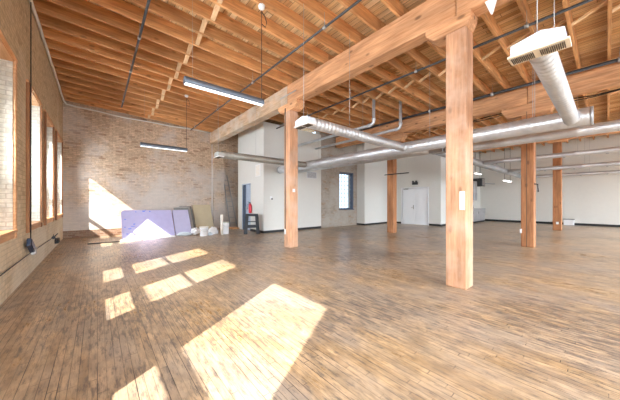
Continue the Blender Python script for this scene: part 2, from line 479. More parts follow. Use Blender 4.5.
# white block with double door
sbox('wall_white_block', 'white', (XBB, XD, YBB, YBB + .12, 0, 5.0), (XBB, XBB + .12, YBB + .12, YW + .3, 0, 5.0))
DY0, DY1, DZ = 6.89, 8.56, 2.26
sbox('wall_door_side', 'white', (XD, XD + .14, YK, DY0, 0, 5.0), (XD, XD + .14, DY1, YBB + .12, 0, 5.0), (XD, XD + .14, DY0, DY1, DZ, 5.0))
sbox('wall_kitchen', 'white', (XD + .14, XR, YK, YK + .12, 0, 5.3))
sbox('wall_right', 'white', (XR, XR + .3, YR, YK + .12, 0, 5.6))
sbox('baseboard_block', 'black', (XBB - .014, XD - .014, YBB - .014, YBB, 0, .10), (XBB - .014, XBB, YBB, YW, 0, .10))
sbox('baseboard_door_side', 'black', (XD - .014, XD, YK - .014, DY0 - .06, 0, .11), (XD - .014, XD, DY1 + .06, YBB, 0, .11))
sbox('baseboard_kitchen', 'black', (XD, 18.2, YK - .014, YK, 0, .11))
sbox('baseboard_right', 'black', (XR - .014, XR, YR, YK, 0, .13))
d = thing('door_1', (XD, (DY0 + DY1) / 2, 0), '', ''); del d['label']; del d['category']; d['kind'] = 'structure'
bm = B(); bx(bm, XD - .02, XD + .05, DY0 - .05, DY0, 0, DZ + .05); bx(bm, XD - .02, XD + .05, DY1, DY1 + .05, 0, DZ + .05); bx(bm, XD - .02, XD + .05, DY0, DY1, DZ, DZ + .05)
link('door_frame', bm, 'door_white', d)
ym = (DY0 + DY1) / 2
for a, b in ((DY0 + .004, ym - .003), (ym + .003, DY1 - .004)):
    bm = B(); bx(bm, XD + .02, XD + .065, a, b, .012, DZ - .004); link('door_leaf', bm, 'door_white', d, bevel=.003)
bm = B(); bx(bm, XD + .008, XD + .02, ym + .05, ym + .10, .95, 1.2); tube(bm, [(XD + .01, ym + .075, 1.05), (XD - .05, ym + .075, 1.05), (XD - .05, ym + .19, 1.05)], .012)
link('door_handle', bm, 'wire', d)
bm = B(); bx(bm, XD - .03, XD + .02, DY1 - .42, DY1 - .12, DZ - .08, DZ - .02); tube(bm, [(XD - .01, DY1 - .2, DZ - .02), (XD - .14, DY1 - .32, DZ + .0), (XD - .02, DY1 - .5, DZ + .02)], .012, 8)
link('door_closer', bm, 'wire', d)
# side door in the white room
d = thing('door_2', (XA, 11.55, 0), '', ''); del d['label']; del d['category']; d['kind'] = 'structure'
bm = B(); bx(bm, XA - .02, XA + .13, 11.12, 11.17, 0, 2.3); bx(bm, XA - .02, XA + .13, 11.94, 11.99, 0, 2.3); bx(bm, XA - .02, XA + .13, 11.17, 11.94, 2.25, 2.3)
link('door_frame', bm, 'bluegrey', d)
bm = B(); bx(bm, XA + .03, XA + .075, 11.175, 11.66, .012, 2.245); link('door_leaf', bm, 'bluegrey', d, bevel=.003)
bm = B(); bx(bm, XA + .02, XA + .085, 11.67, 11.935, .012, 2.245); link('side_panel', bm, 'darkblue', d, bevel=.003)
bm = B(); bx(bm, XA + .005, XA + .03, 11.57, 11.63, 1.0, 1.18); link('door_handle', bm, 'alu', d)

# rear wall behind the viewpoint, with big openings added to let fill light in
RW = [(-.2, 2.6), (3.4, 6.2), (7.0, 9.8), (10.6, 13.4), (14.2, 17.0), (17.8, 20.6)]
bm = B(); x = XO
for a, b in RW:
    bx(bm, x, a, YR - .4, YR, .7, 4.3); x = b
bx(bm, x, XR + .3, YR - .4, YR, .7, 4.3)
bx(bm, XO, XR + .3, YR - .4, YR, 0, .7); bx(bm, XO, XR + .3, YR - .4, YR, 4.3, 5.6)
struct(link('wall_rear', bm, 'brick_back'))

# ------------------------------------------------------------------ joists, blocking
bays = [(XL, 4.62, -1.6, 13.3), (4.62, 10.30, -1.6, 9.75), (10.30, 17.4, -1.1, 9.1), (17.4, XR, -1.1, 6.1)]
bay_label = ['rough sawn roof joist between the tall windowed brick wall and the near heavy beam',
             'rough sawn roof joist spanning between the near heavy beam and the second heavy beam',
             'roof joist spanning between the second and third heavy beams above the distant ducts',
             'far roof joist spanning from the third heavy beam to the plain white wall']
bay_group = ['roof joists over the window bay', 'roof joists over the duct bay', 'roof joists over the third bay', 'roof joists over the far bay']
joistY = [[], [], [], []]
for bi, (x0, x1, ya, yb) in enumerate(bays):
    k0 = None
    y = 2.62 - .53 * 9
    while y < yb:
        if y > ya:
            joistY[bi].append(y)
            loc = ((x0 + x1) / 2, y, jz(x0))
            if k0 is None:
                bm = B()
                e0, e1 = (x0 + .004, x1 - .004)
                # bottom edge follows the roof slope
                prism(bm, [(e0, jz(e0)), (e1, jz(e1 - .1) if bi == 0 else jz(e1)), (e1, (jz(e1 - .1) if bi == 0 else jz(e1)) + JH - .004), (e0, jz(e0) + JH - .004)], 1, y - .027, y + .027)
                o = link('roof_joist', bm, 'joist', origin=loc, bevel=.003)
                tag(o, bay_label[bi], 'joist', bay_group[bi]); k0 = o
            else:
                o = k0.copy(); COL.objects.link(o); o.location = loc
        y += .53
# herringbone bridging struts, one per gap, high end towards the viewpoint
for bi, xm, lab in ((0, 1.78, 'pale bridging strut nailed slantwise between two joists of the window bay'), (1, 7.45, 'pale bridging strut slanting between two joists of the duct bay'), (2, 13.2, 'pale bridging strut slanting between joists beyond the second heavy beam')):
    first = None; z = jz(xm) if bi == 0 else 5.0
    for i, y in enumerate(joistY[bi][:-1]):
        loc = (xm + (.03 if i % 2 else -.03), y + .265, z)
        if first is None:
            bm = B(); prism(bm, [(y + .028, z + .20), (y + .502, z + .008), (y + .502, z + .048), (y + .028, z + .24)], 0, loc[0] - .045, loc[0] + .045)
            first = tag(link('bridging_strut', bm, 'block', origin=loc, bevel=.003), lab, 'strut', ['bridging struts over the window bay', 'bridging struts over the duct bay', 'bridging struts over the third bay'][bi])
        else:
            o = first.copy(); COL.objects.link(o); o.location = loc

# ------------------------------------------------------------------ posts
W = .313
def post(x, y, mat, label, zt=4.2, L=.34):
    t = thing('timber_post', (x + W / 2, y + W / 2, 0), label, 'post')
    bm = B(); bx(bm, x, x + W, y, y + W, 0, zt); link('shaft', bm, mat, t, bevel=.014)
    bm = B(); K = L if y > 3 or x > 6 else .06
    prism(bm, [(y - K, 4.43), (y - K, max(4.33, zt + .03)), (y - K + min(.14, K), zt), (y + W + L - .14, zt), (y + W + L, max(4.33, zt + .03)), (y + W + L, 4.43)], 0, x, x + W)
    link('bolster', bm, 'beam', t, bevel=.008)
    return t
X1, X2, X3, Y1, Y2 = 4.46, 10.153, 17.25, 1.44, 6.22
p1 = post(X1, Y2, 'post', 'tall square orange timber post standing before the white corner room')
p2 = post(X1, Y1, 'post', 'nearest and widest timber post, with a small wooden cover plate')
p3 = post(X2, Y1, 'post_red', 'split timber post in right half with a tall dark crack down it', 4.10, .5)
p4 = post(X2, Y2, 'post_red', 'slender distant timber post left of the white double door', 4.10, .5)
p5 = post(X3, Y1, 'post_red', 'farthest timber post, close to the plain white wall on the right', 4.34, .2)
bm = B(); bx(bm, X1 - .02, X1 - .001, 1.46, 1.535, 1.27, 1.57); link('cover_plate', bm, 'cream', p2, bevel=.003)
bm = B(); bx(bm, X2 - .004, X2 + .001, Y1 + .165, Y1 + .18, 0, 4.2); link('crack', bm, 'dark', p3)
bm = B(); bx(bm, X2 - .05, X2 - .001, Y1 + .285, Y1 + .335, .42, .56); link('socket', bm, 'whiteplastic', p3, bevel=.005)
bm = B(); tube(bm, [(X2 + .02, Y1 - .001, 1.95), (X2 + .02, Y1 - .08, 1.93), (X2 + .03, Y1 - .09, 1.7)], .02, 8); link('hook', bm, 'black', p3)
bm = B(); bx(bm, X3 - .04, X3 - .001, Y1 + .1, Y1 + .19, .3, .42); link('socket', bm, 'whiteplastic', p5, bevel=.005)
bm = B(); bx(bm, X1 - .03, X1 - .001, Y2 + .2, Y2 + .26, .40, .56); link('socket', bm, 'whiteplastic', p1, bevel=.005)
bm = B(); bx(bm, X1 + .10, X1 + .18, Y2 - .03, Y2 - .001, 1.70, 1.80); link('switch', bm, 'whiteplastic', p1, bevel=.005)
bm = B(); tube(bm, [(X1 - .015, Y2 + .23, .56), (X1 - .015, Y2 + .23, 4.3)], .012, 8); link('conduit', bm, 'pipe', p1)

# ------------------------------------------------------------------ heavy beams
def beam(x, y0, y1, mat, label, z0=4.43, z1=4.98):
    bm = B(); bx(bm, x + .004, x + W - .004, y0, y1, z0, z1)
    o = link('timber_beam', bm, mat, bevel=.012, origin=(x + W / 2, (y0 + y1) / 2, z0)); return tag(o, label, 'beam')
beam(X1, 6.38, 13.37, 'beam_grey', 'greyish whitewashed heavy beam running from the orange post to the brick wall')
beam(X1, 1.60, 6.37, 'beam', 'bright orange heavy beam running between the two nearest posts')
beam(X1, -5.9, 1.59, 'beam', 'heavy beam end passing over the nearest post out of the frame')
beam(X2, 6.38, 9.8, 'beam', 'short heavy beam stub above the slender distant post')
beam(X2, 1.60, 6.37, 'beam', 'heavy second row beam behind the silver trunk duct')
beam(X2, -5.9, 1.59, 'beam', 'second row beam end running past the split post to right')
beam(X3, -5.9, 6.1, 'beam', 'farthest heavy beam, seen low beneath the silver trunk ducts')
# steel strap on the beam joint
bm = B(); bx(bm, X1 - .008, X1 - .001, 5.9, 6.75, 4.66, 4.70)
tag(link('steel_strap', bm, 'wire', origin=(X1, 6.3, 4.68)), 'thin steel strap across the beam joint over the orange post', 'strap')
bm = B(); prism(bm, [(1.03, 4.428), (1.20, 4.428), (1.12, 4.19), (1.10, 4.19)], 0, X1 + .02, X1 + .03)
tag(link('hanger_plate', bm, 'whiteplastic', origin=(X1, 1.2, 4.4)), 'pointed galvanised plate hanging under the beam beside the nearest post', 'plate')

# ------------------------------------------------------------------ ducts
def ring_profile_tube(p0, p1, r, pitch, rib, n=28, ribw=.012):
    bm = B(); p0 = Vector(p0); p1 = Vector(p1); L = (p1 - p0).length; d = (p1 - p0) / L
    pts = [p0]; rs = [r]; s = pitch * .5
    while s < L - ribw * 2:
        for off, rr in ((-ribw, r), (0, r + rib), (ribw, r)):
            pts.append(p0 + d * (s + off)); rs.append(rr)
        s += pitch
    pts.append(p1); rs.append(r)
    tube(bm, pts, rs, n)
    return bm
ZC = 2.87; XD1 = 6.42; RD = .155
t = thing('trunk_duct', (XD1, 5, ZC - RD), 'big round silver trunk duct crossing the room at upper centre', 'duct')
link('duct_run', ring_profile_tube((XD1, .16, ZC), (XD1, 9.72, ZC), RD, .105, .0035, 36, .016), 'duct', t)
for y, r in ((3.56, .10), (.40, .105), (7.73, .09)):
    bm = B(); tube(bm, [(XD1 - .20, y, ZC), (XD1 - .10, y, ZC)], r + .012, 24); link('saddle', bm, 'duct', t)
bm = B(); tube(bm, [(XD1, 9.66, ZC), (XD1, 9.74, ZC)], RD + .012, 32); tube(bm, [(XD1, .15, ZC), (XD1, .19, ZC)], RD + .003, 32); link('end_cap', bm, 'duct_dull', t)
for y in (.9, 2.9, 5.0, 7.1, 9.1):
    bm = B(); tube(bm, [(XD1, y, ZC + RD), (XD1, y, 5.0)], .004, 6); link('hanger_rod', bm, 'wire', t)

def branch(y, x0, r, mat, label, boxmat, gril='cream', zb=2.87):
    t = thing('branch_duct', (x0, y, zb - r), label, 'duct', None); ZC = zb
    link('duct_run', ring_profile_tube((x0 + .17, y, ZC), (XD1 - .15, y, ZC), r, .10, -.013, 28, .018), mat, t)
    # end plenum
    hw = max(.18, r + .03)
    bm = B(); prism(bm, [(y - hw, ZC - .08), (y + hw, ZC - .08), (y + hw, ZC + .016 + (r - .1)), (y - .03, ZC + .065 + (r - .1)), (y - hw, ZC + .02 + (r - .1))], 0, x0, x0 + .18)
    link('plenum', bm, boxmat, t, bevel=.004)
    ZC = zb + .04; g0 = ZC - .15
    bm = B(); bx(bm, x0 - .02, x0 + .17, y - hw - .03, y + hw + .02, g0 + .012, ZC - .121)
    g = link('grille', bm, gril, t, bevel=.003)
    bm = B()
    for h in (-1, 1):
        for k in range(13):
            yy = y + h * .1 - .075 + k * .0125
            bx(bm, x0 + .015, x0 + .135, yy - .0022, yy + .0022, g0 + .002, g0 + .0145)
            pass
    link('slot', bm, 'dark', g)
    bm = B(); tube(bm, [(4.12, y, ZC + r), (4.12, y, 5.0)], .004, 6); link('hanger_rod', bm, 'wire', t)
    bm = B(); tube(bm, [(x0 + .06, y, ZC + .03), (x0 + .06, y, 5.0)], .004, 6); link('hanger_rod', bm, 'wire', t)
    return t
branch(.405, 2.94, .100, 'duct', 'nearest ribbed round branch duct with slotted cream outlet, upper right', 'whitemetal', zb=2.83)
branch(3.56, 2.80, .108, 'duct', 'ribbed branch duct ending at white box right of the orange post', 'whitemetal', 'whiteplastic')
branch(7.73, 2.78, .115, 'duct_green', 'dull grey green branch duct before the white room, left of post', 'duct_green', 'whiteplastic')

t = thing('return_duct', (7.6, 6.5, 2.84), 'round duct running just below and behind the big trunk duct', 'duct')
link('duct_run', ring_profile_tube((7.6, 3.35, 2.955), (7.6, 9.84, 2.955), .125, 1.2, .006, 32, .02), 'duct', t)
bm = B(); bx(bm, 7.45, 7.75, 3.0, 3.4, 2.82, 3.1); link('corner_box', bm, 'duct_dull', t, bevel=.01)
bm = B(); tube(bm, [(7.6, 5.2, 3.08), (7.6, 5.2, 5.0)], .004, 6); link('hanger_rod', bm, 'wire', t)
t = thing('supply_duct', (7.6, 0, 2.75), 'slimmer silver duct passing under the trunk duct and out at right', 'duct')
link('duct_run', ring_profile_tube((7.6, -2.6, 2.862), (7.6, 2.95, 2.862), .108, 1.2, .006, 32, .02), 'duct', t)
for y in (-.35, 1.1):
    bm = B(); tube(bm, [(7.6, y, 2.97), (7.6, y, 5.0)], .004, 6); link('hanger_rod', bm, 'wire', t)
t = thing('cross_duct', (13, 3.25, 2.75), 'dull grey duct running away from viewer behind the split post', 'duct')
link('duct_run', ring_profile_tube((7.76, 3.25, 2.92), (19.6, 3.25, 2.90), .13, 1.2, .006, 28, .02), 'duct_dull', t)
bm = B(); tube(bm, [(12.9, 3.25, 3.05), (12.9, 3.25, 5.0)], .004, 6); link('hanger_rod', bm, 'wire', t)
for x, z, r, lab in ((11.5, 2.92, .080, 'nearest and highest of three slim far ducts at right'), (15.3, 2.885, .085, 'middle one of three slim far ducts at right, crossing farthest post'), (19.5, 2.88, .085, 'lowest slim far duct at right, hidden behind farthest post')):
    t = thing('slim_duct', (x, 0, z - r), lab, 'duct')
    link('duct_run', ring_profile_tube((x, -1.6, z), (x, 3.10, z), r, .9, .004, 20, .015), 'duct', t)
    for k in range(5):
        bm = B(); tube(bm, [(x - .0, -.9 + k * .9, z - r - .02), (x, -.9 + k * .9, z - r + .01)], .03, 10); link('outlet', bm, 'duct_dull', t)
    bm = B(); tube(bm, [(x, .6, z + r), (x, .6, 5.0)], .004, 6); link('hanger_rod', bm, 'wire', t)

def arc(c, a, b, n=6):
    """quarter bend from direction -a to b around corner c"""
    return [Vector(c) - Vector(a) * (1 - math.sin(PI / 2 * k / n)) + Vector(b) * (1 - math.cos(PI / 2 * k / n)) for k in range(n + 1)]
for x, ye, z, y1, lab in ((7.5, 5.36, 4.16, 9.86, 'white vent pipe with elbow, left one of the two by the joists'), (8.75, 5.05, 4.18, 9.9, 'white vent pipe with elbow, right one nearer the second beam')):
    t = thing('vent_pipe', (x, ye, z), lab, 'pipe')
    bend = [Vector((x, ye, z)) + Vector((0, .14 * (1 - math.cos(a)), .14 * (1 - math.sin(a)))) for a in [PI / 2 * k / 6 for k in range(7)]]
    bm = B(); tube(bm, [(x, ye, 5.28)] + [tuple(p) for p in bend] + [(x, y1, z - .0)], .055, 16)
    link('pipe_run', bm, 'duct', t)
    bm = B(); tube(bm, [(x, ye, z + .15), (x, ye, z + .22)], .068, 16); tube(bm, [(x, ye + .15, z), (x, ye + .22, z)], .068, 16)
    link('coupling', bm, 'duct', t)

# ------------------------------------------------------------------ dark sprinkler pipes
def spr(x, y0, y1, z, r, lab, drops=(), x1=None, z1=None):
    t = thing('sprinkler_pipe', (x, (y0 + y1) / 2, z), lab, 'pipe')
    x1 = x if x1 is None else x1; z1 = z if z1 is None else z1
    bm = B(); tube(bm, [(x, y0, z), (x1, y1, z1)], r, 12); link('pipe_run', bm, 'pipe', t)
    for y in drops:
        bm = B(); f = (y - y0) / (y1 - y0); xx = x + (x1 - x) * f; zz = z + (z1 - z) * f
        tube(bm, [(xx, y - .035, zz), (xx, y + .035, zz)], r * 1.45, 12); tube(bm, [(xx, y, zz), (xx, y, zz + .07)], .012, 8)
        tube(bm, [(xx, y, zz + .07), (xx, y, zz + .3)], .005, 6)
        link('coupling', bm, 'wire', t)
spr(.68, 1.5, 11.5, 4.88, .023, 'dark sprinkler pipe nearest the windows, running under the joists', (5.0, 6.4, 8.2, 10.8))
spr(3.42, 1.2, 12.9, 4.84, .023, 'dark sprinkler pipe left of the near beam, passing above the pendant lamp', (3.6, 6.6, 9.4, 12.2))
spr(6.3, -1.4, 9.84, 4.78, .026, 'dark sprinkler pipe right of the near beam, behind the nearest post', (1.0, 3.2, 5.4, 7.6))
spr(9.75, -1.4, 8.6, 4.88, .045, 'dark pipe hugging the second heavy beam near the joists', (-.2, 2.4, 4.4))
bm = B(); tube(bm, [(12.2, -1.2 + k * .5, 4.86 + .04 * math.sin(k * 1.7)) for k in range(12)], .018, 8); tube(bm, [(12.1, -1.2 + k * .5, 4.80 + .05 * math.sin(k * 1.1 + 1)) for k in range(12)], .015, 8)
tag(link('black_cable', bm, 'black', origin=(12.2, 1.4, 4.8)), 'pair of black cables sagging under joists beyond the second beam', 'cable')

# sealant cable along wall tops
pts = [(XL + .036, y, 5.19 + .03 * math.sin((y - 4) / 9.3 * PI) + .012 * math.sin(y * 5)) for y in [3.6 + .25 * k for k in range(39)]]
pts += [(XL + .1, YB - .06, 5.13), (-.6, YB - .036, 5.10)] + [(-.6 + .3 * k, YB - .036, 5.10 - .10 * math.sin(min(1, k / 9) * PI / 2) + .012 * math.sin(k)) for k in range(1, 18)]
bm = B(); tube(bm, pts, .03, 8)
tag(link('grey_cable', bm, 'foam', origin=(XL + .02, 8, 5.2)), 'pale grey cable running along the top of both brick walls', 'cable')

# ------------------------------------------------------------------ pendant lamps
def pendant(x0, x1, y, z, lab):
    t = thing('pendant_lamp', ((x0 + x1) / 2, y, z), lab, 'lamp')
    bm = B(); n = 18; prof = [(.055 * math.cos(a), .055 * math.sin(a)) for a in [(-.55 + 2.1 * k / (n)) * PI / 1.0 * .5 + .0 for k in range(n + 1)]]
    prof = [(0.068 * math.cos(a), 0.068 * math.sin(a) + .0) for a in [math.radians(-40 + 260 * k / n) for k in range(n + 1)]]
    prism(bm, prof, 0, x0, x1)
    link('housing', bm, 'lamp_body', t)
    bm = B(); prof = [(.062 * math.cos(a), 0.068 * math.sin(a)) for a in [math.radians(222 + 96 * k / 10) for k in range(11)]]
    prism(bm, prof, 0, x0 + .01, x1 - .01)
    link('diffuser', bm, 'lamp_emit', t)
    bm = B(); tube(bm, [(x1 - .02, y, z + .05), (x1 - .02, y, 5.0)], .006, 6)
    if 'near' in lab: tube(bm, [(x1 - .02, y, 4.75), (x1 + .06, y, 4.72), (x1 + .09, y, 4.82), (x1 + .05, y, 4.92), (x1 - .02, y, 4.98)], .008, 6)
    link('cord', bm, 'black', t)
    bm = B(); tube(bm, [(x0 + .12, y, z + .05), (x0 + .12, y, 5.0)], .002, 5); link('wire', bm, 'wire', t)
    bm = B(); lathe(bm, [(.03, -.05), (.055, -.045), (.06, .0), (.06, .01)], 20, (x1 - .02, y, jz(x1) - .008)); link('canopy', bm, 'whiteplastic', t)
    # prism axes: poly gave (y,z) relative, shift into place
    for o in t.children:
        if o.name.split('.')[0] in ('housing', 'diffuser'):
            o.location = (-(x0 + x1) / 2 + 0, 0, 0); o.data.transform(Matrix.Translation((x0 / 2 + x1 / 2, y, z)))
    return t
pendant(1.02, 2.38, 4.2, 3.27, 'near linear pendant lamp with bright underside below the joists')
pendant(1.02, 2.38, 9.42, 3.2, 'small distant linear pendant lamp hanging before the brick wall')

# ------------------------------------------------------------------ CAMERA
cam = bpy.data.cameras.new('camera'); co = bpy.data.objects.new('camera', cam); COL.objects.link(co)
co.location = (0, 0, 1.4); co.rotation_euler = (PI / 2, 0, -.702)
cam.sensor_width = 36; cam.lens = 251.42 / 620 * 36; cam.shift_y = 1.885 / 620; cam.clip_start = .05
sc.camera = co
# ------------------------------------------------------------------ far lamps, services on the far walls
for x0, x1, y, z, lab in ((17.9, 19.0, 5.3, 3.19, 'short lit pendant lamp glimpsed just right of the nearest post'), (17.7, 19.2, 3.8, 2.63, 'short lit pendant lamp just left of the split post')):
    t = thing('pendant_lamp', (x0, y, z), lab, 'lamp')
    bm = B(); bx(bm, x0, x1, y - .07, y + .07, z, z + .05); link('housing', bm, 'whiteplastic', t, bevel=.01)
    bm = B(); bx(bm, x0 + .02, x1 - .02, y - .055, y + .055, z - .03, z); link('diffuser', bm, 'lamp_emit2', t)
    bm = B(); tube(bm, [(x0 + .1, y, z + .05), (x0 + .1, y, 5.0)], .008, 6); tube(bm, [(x1 - .1, y, z + .05), (x1 - .1, y, 5.0)], .008, 6); link('cord', bm, 'black', t)
t = thing('air_handler', (19.6, 5.95, 1.5), 'tall grey wall hung unit above the far grey cabinets', 'heater')
bm = B(); bx(bm, 19.35, 19.85, 5.75, 6.15, 1.5, 2.8); link('casing_box', bm, 'cab', t, bevel=.02)
bm = B(); tube(bm, [(19.6, 5.95, .95), (19.6, 5.95, 1.5)], .07, 12); link('pipe', bm, 'duct_dull', t)
bm = B(); bx(bm, 19.4, 19.8, 5.735, 5.75, 1.6, 2.0); link('louvre', bm, 'duct_dull', t)
t = thing('unit_heater', (20.7, 5.8, 2.5), 'dark boxy heater with a projecting rod beside tall grey unit', 'heater')
bm = B(); bx(bm, 20.35, 21.0, 5.6, 6.15, 2.5, 3.05); link('body', bm, 'pipe', t, bevel=.02)
bm = B(); tube(bm, [(20.9, 5.6, 2.7), (21.3, 5.1, 2.66)], .03, 8); link('rod', bm, 'duct_dull', t)
bm = B()
for k in range(6): bx(bm, 20.4 + k * .1, 20.45 + k * .1, 5.59, 5.6, 2.55, 3.0)
link('louvre', bm, 'alu', t)
bm = B(); tube(bm, [(20.7, 5.85, 3.05), (20.7, 5.85, 5.0)], .02, 6); link('hanger_rod', bm, 'wire', t)
for k in range(3):
    x0 = 18.3 + k * .97
    t = thing('floor_cabinet', (x0 + .48, 5.85, 0), ['grey floor cabinet nearest the doorway end of the far row', 'middle grey floor cabinet beneath the wall hung unit', 'grey floor cabinet closest to the long white wall'][k], 'cabinet')
    bm = B(); bx(bm, x0 + .005, x0 + .965, 5.66, 6.14, .1, .9); link('carcass', bm, 'cab', t, bevel=.005)
    bm = B(); bx(bm, x0 + .03, x0 + .94, 5.70, 6.1, 0, .1); link('plinth', bm, 'black', t)
    for s in (0, 1):
        bm = B(); bx(bm, x0 + .02 + s * .47, x0 + .475 + s * .47, 5.645, 5.66, .13, .88); dd = link('door', bm, 'cab', t, bevel=.003)
        bm = B(); bx(bm, x0 + .44 + s * .07, x0 + .455 + s * .07, 5.62, 5.645, .6, .78); link('handle', bm, 'alu', dd)
bm = B(); bx(bm, 18.28, 21.23, 5.62, 6.15, .905, .945)
tag(link('worktop', bm, 'cab', bevel=.004, origin=(19.7, 5.9, .9)), 'grey worktop lying over the far row of cabinets', 'worktop')
t = thing('white_box', (21.85, 1.5, 0), 'small white box on the floor at right wall beside farthest post', 'box')
bm = B(); bx(bm, 21.62, 21.93, 1.28, 1.72, 0, .33); link('body', bm, 'whiteplastic', t, bevel=.01)
bm = B(); bx(bm, 21.60, 21.94, 1.26, 1.74, .33, .37); link('lid', bm, 'greyboard', t, bevel=.005)
t = thing('emergency_light', (XD - .06, 7.67, 2.44), 'small dark emergency light above the white double door', 'light')
bm = B(); bx(bm, XD - .10, XD - .002, 7.5, 7.84, 2.46, 2.62); link('body', bm, 'pipe', t, bevel=.01)
for s in (-.1, .1):
    bm = B(); tube(bm, [(XD - .13, 7.67 + s, 2.66), (XD - .05, 7.67 + s, 2.66)], .05, 12); link('lamp_head', bm, 'pipe', t)
bm = B(); tube(bm, [(X2 - .05, 5.45, 2.64), (X2 - .05, 6.62, 2.64)], .022, 8)
link('arm', bm, 'black', p4)
# vents and boxes on the white room
t = thing('return_vent', (8.45, YA, 2.65), 'square grey return vent on the white front wall under the duct', 'vent')
bm = B(); bx(bm, 8.13, 8.78, YA - .02, YA - .001, 2.62, 2.95); link('frame', bm, 'duct', t, bevel=.003)
bm = B()
for k in range(9): bx(bm, 8.17, 8.74, YA - .026, YA - .02, 2.65 + k * .032, 2.664 + k * .032)
link('louvre', bm, 'greyboard', t)
t = thing('wall_panel', (XA, 10.38, 2.6), 'pale vent panel high on narrow white wall above step stool', 'vent')
bm = B(); bx(bm, XA - .015, XA - .001, 10.15, 10.6, 2.58, 3.12); link('frame', bm, 'whiteplastic', t, bevel=.003)
bm = B()
for k in range(8): bx(bm, XA - .020, XA - .015, 10.19, 10.56, 2.62 + k * .06, 2.65 + k * .06)
link('louvre', bm, 'cream', t)
t = thing('thermostat', (6.03, YA, 1.55), 'tiny dark thermostat with pale plate on the white front wall', 'thermostat')
bm = B(); bx(bm, 5.97, 6.08, YA - .02, YA - .001, 1.55, 1.66); link('plate', bm, 'whiteplastic', t, bevel=.004)
bm = B(); bx(bm, 6.03, 6.10, YA - .035, YA - .02, 1.50, 1.57); link('sensor', bm, 'pipe', t, bevel=.004)
# fire extinguisher
t = thing('fire_extinguisher', (XA - .09, 10.98, .88), 'red fire extinguisher on the narrow white wall above step stool', 'extinguisher')
bm = B(); lathe(bm, [(.03, .86), (.07, .88), (.075, .92), (.075, 1.22), (.06, 1.28), (.025, 1.31), (.022, 1.34)], 20, (XA - .09, 10.98, 0)); link('cylinder', bm, 'red', t)
bm = B(); bx(bm, XA - .12, XA - .06, 10.96, 11.0, 1.34, 1.37); tube(bm, [(XA - .12, 10.98, 1.37), (XA - .2, 10.98, 1.40)], .012, 8); link('valve', bm, 'black', t)
bm = B(); tube(bm, [(XA - .12, 10.98, 1.35), (XA - .17, 11.06, 1.28), (XA - .17, 11.08, 1.05)], .012, 8); link('hose', bm, 'black', t)
bm = B(); bx(bm, XA - .02, XA - .001, 10.94, 11.02, .95, 1.2); link('bracket', bm, 'alu', t)
# folding step stool facing the viewpoint
SC = Vector((5.2, 10.12, 0)); dv = (-SC).normalized(); sv = Vector((-dv.y, dv.x, 0))
def SP(u, v, z): return SC + sv * u + dv * v + Vector((0, 0, z))
def bar(bm, p, q, w, d):
    p, q = Vector(p), Vector(q); ax = (q - p).normalized(); a = sv if abs(ax.dot(sv)) < .7 else Vector((0, 0, 1)); a = (a - ax * a.dot(ax)).normalized(); b = ax.cross(a)
    vs = [bm.verts.new(c + a * s * w + b * u * d) for c in (p, q) for s, u in ((-1, -1), (1, -1), (1, 1), (-1, 1))]
    for f in ((0, 1, 2, 3), (7, 6, 5, 4), (0, 4, 5, 1), (1, 5, 6, 2), (2, 6, 7, 3), (3, 7, 4, 0)): bm.faces.new([vs[i] for i in f])
t = thing('step_stool', SC, 'charcoal folding step stool standing against the white corner', 'stool')
for s in (-1, 1):
    bm = B(); bar(bm, SP(.27 * s, .16, 0), SP(.21 * s, -.02, .80), .075, .03); link('front_rail', bm, 'stool', t, bevel=.006)
    bm = B(); bar(bm, SP(.24 * s, -.22, 0), SP(.20 * s, -.07, .76), .03, .018); link('rear_rail', bm, 'stool', t, bevel=.005)
bm = B(); bar(bm, SP(-.27, -.03, .82), SP(.27, -.03, .82), .05, .12); link('top_step', bm, 'stool', t, bevel=.01)
for z, v in ((.30, .12), (.22, .12)):
    pass
bm = B(); bar(bm, SP(-.24, .08, .33), SP(.24, .08, .33), .06, .10); link('tread', bm, 'stool', t, bevel=.008)
bm = B(); bar(bm, SP(-.22, -.1, .52), SP(.22, -.1, .52), .02, .01); link('brace', bm, 'stool', t, bevel=.003)
# leaning ladder in the recess
t = thing('leaning_ladder', (5.6, 12.95, 0), 'thin aluminium ladder leaning on brick beside the white room', 'ladder')
ra, rb = [Vector((5.40, 12.92, 0)), Vector((5.14, 13.32, 2.85))], [Vector((5.78, 12.92, 0)), Vector((5.36, 13.32, 2.85))]
for a in (ra, rb):
    bm = B(); tube(bm, a, .022, 8); link('rail', bm, 'duct_dull', t)
for k in range(1, 10):
    f = k / 10; bm = B(); tube(bm, [ra[0].lerp(ra[1], f), rb[0].lerp(rb[1], f)], .013, 6); link('rung', bm, 'duct_dull', t)
bm = B(); prism(bm, [(5.25, 0), (5.62, 0), (5.62, .07), (5.25, .07)], 1, 12.3, 12.85)
tag(link('wood_offcut', bm, 'casing_light', bevel=.004, origin=(5.4, 12.5, 0)), 'short wooden offcut on floor at the foot of the ladder', 'board')
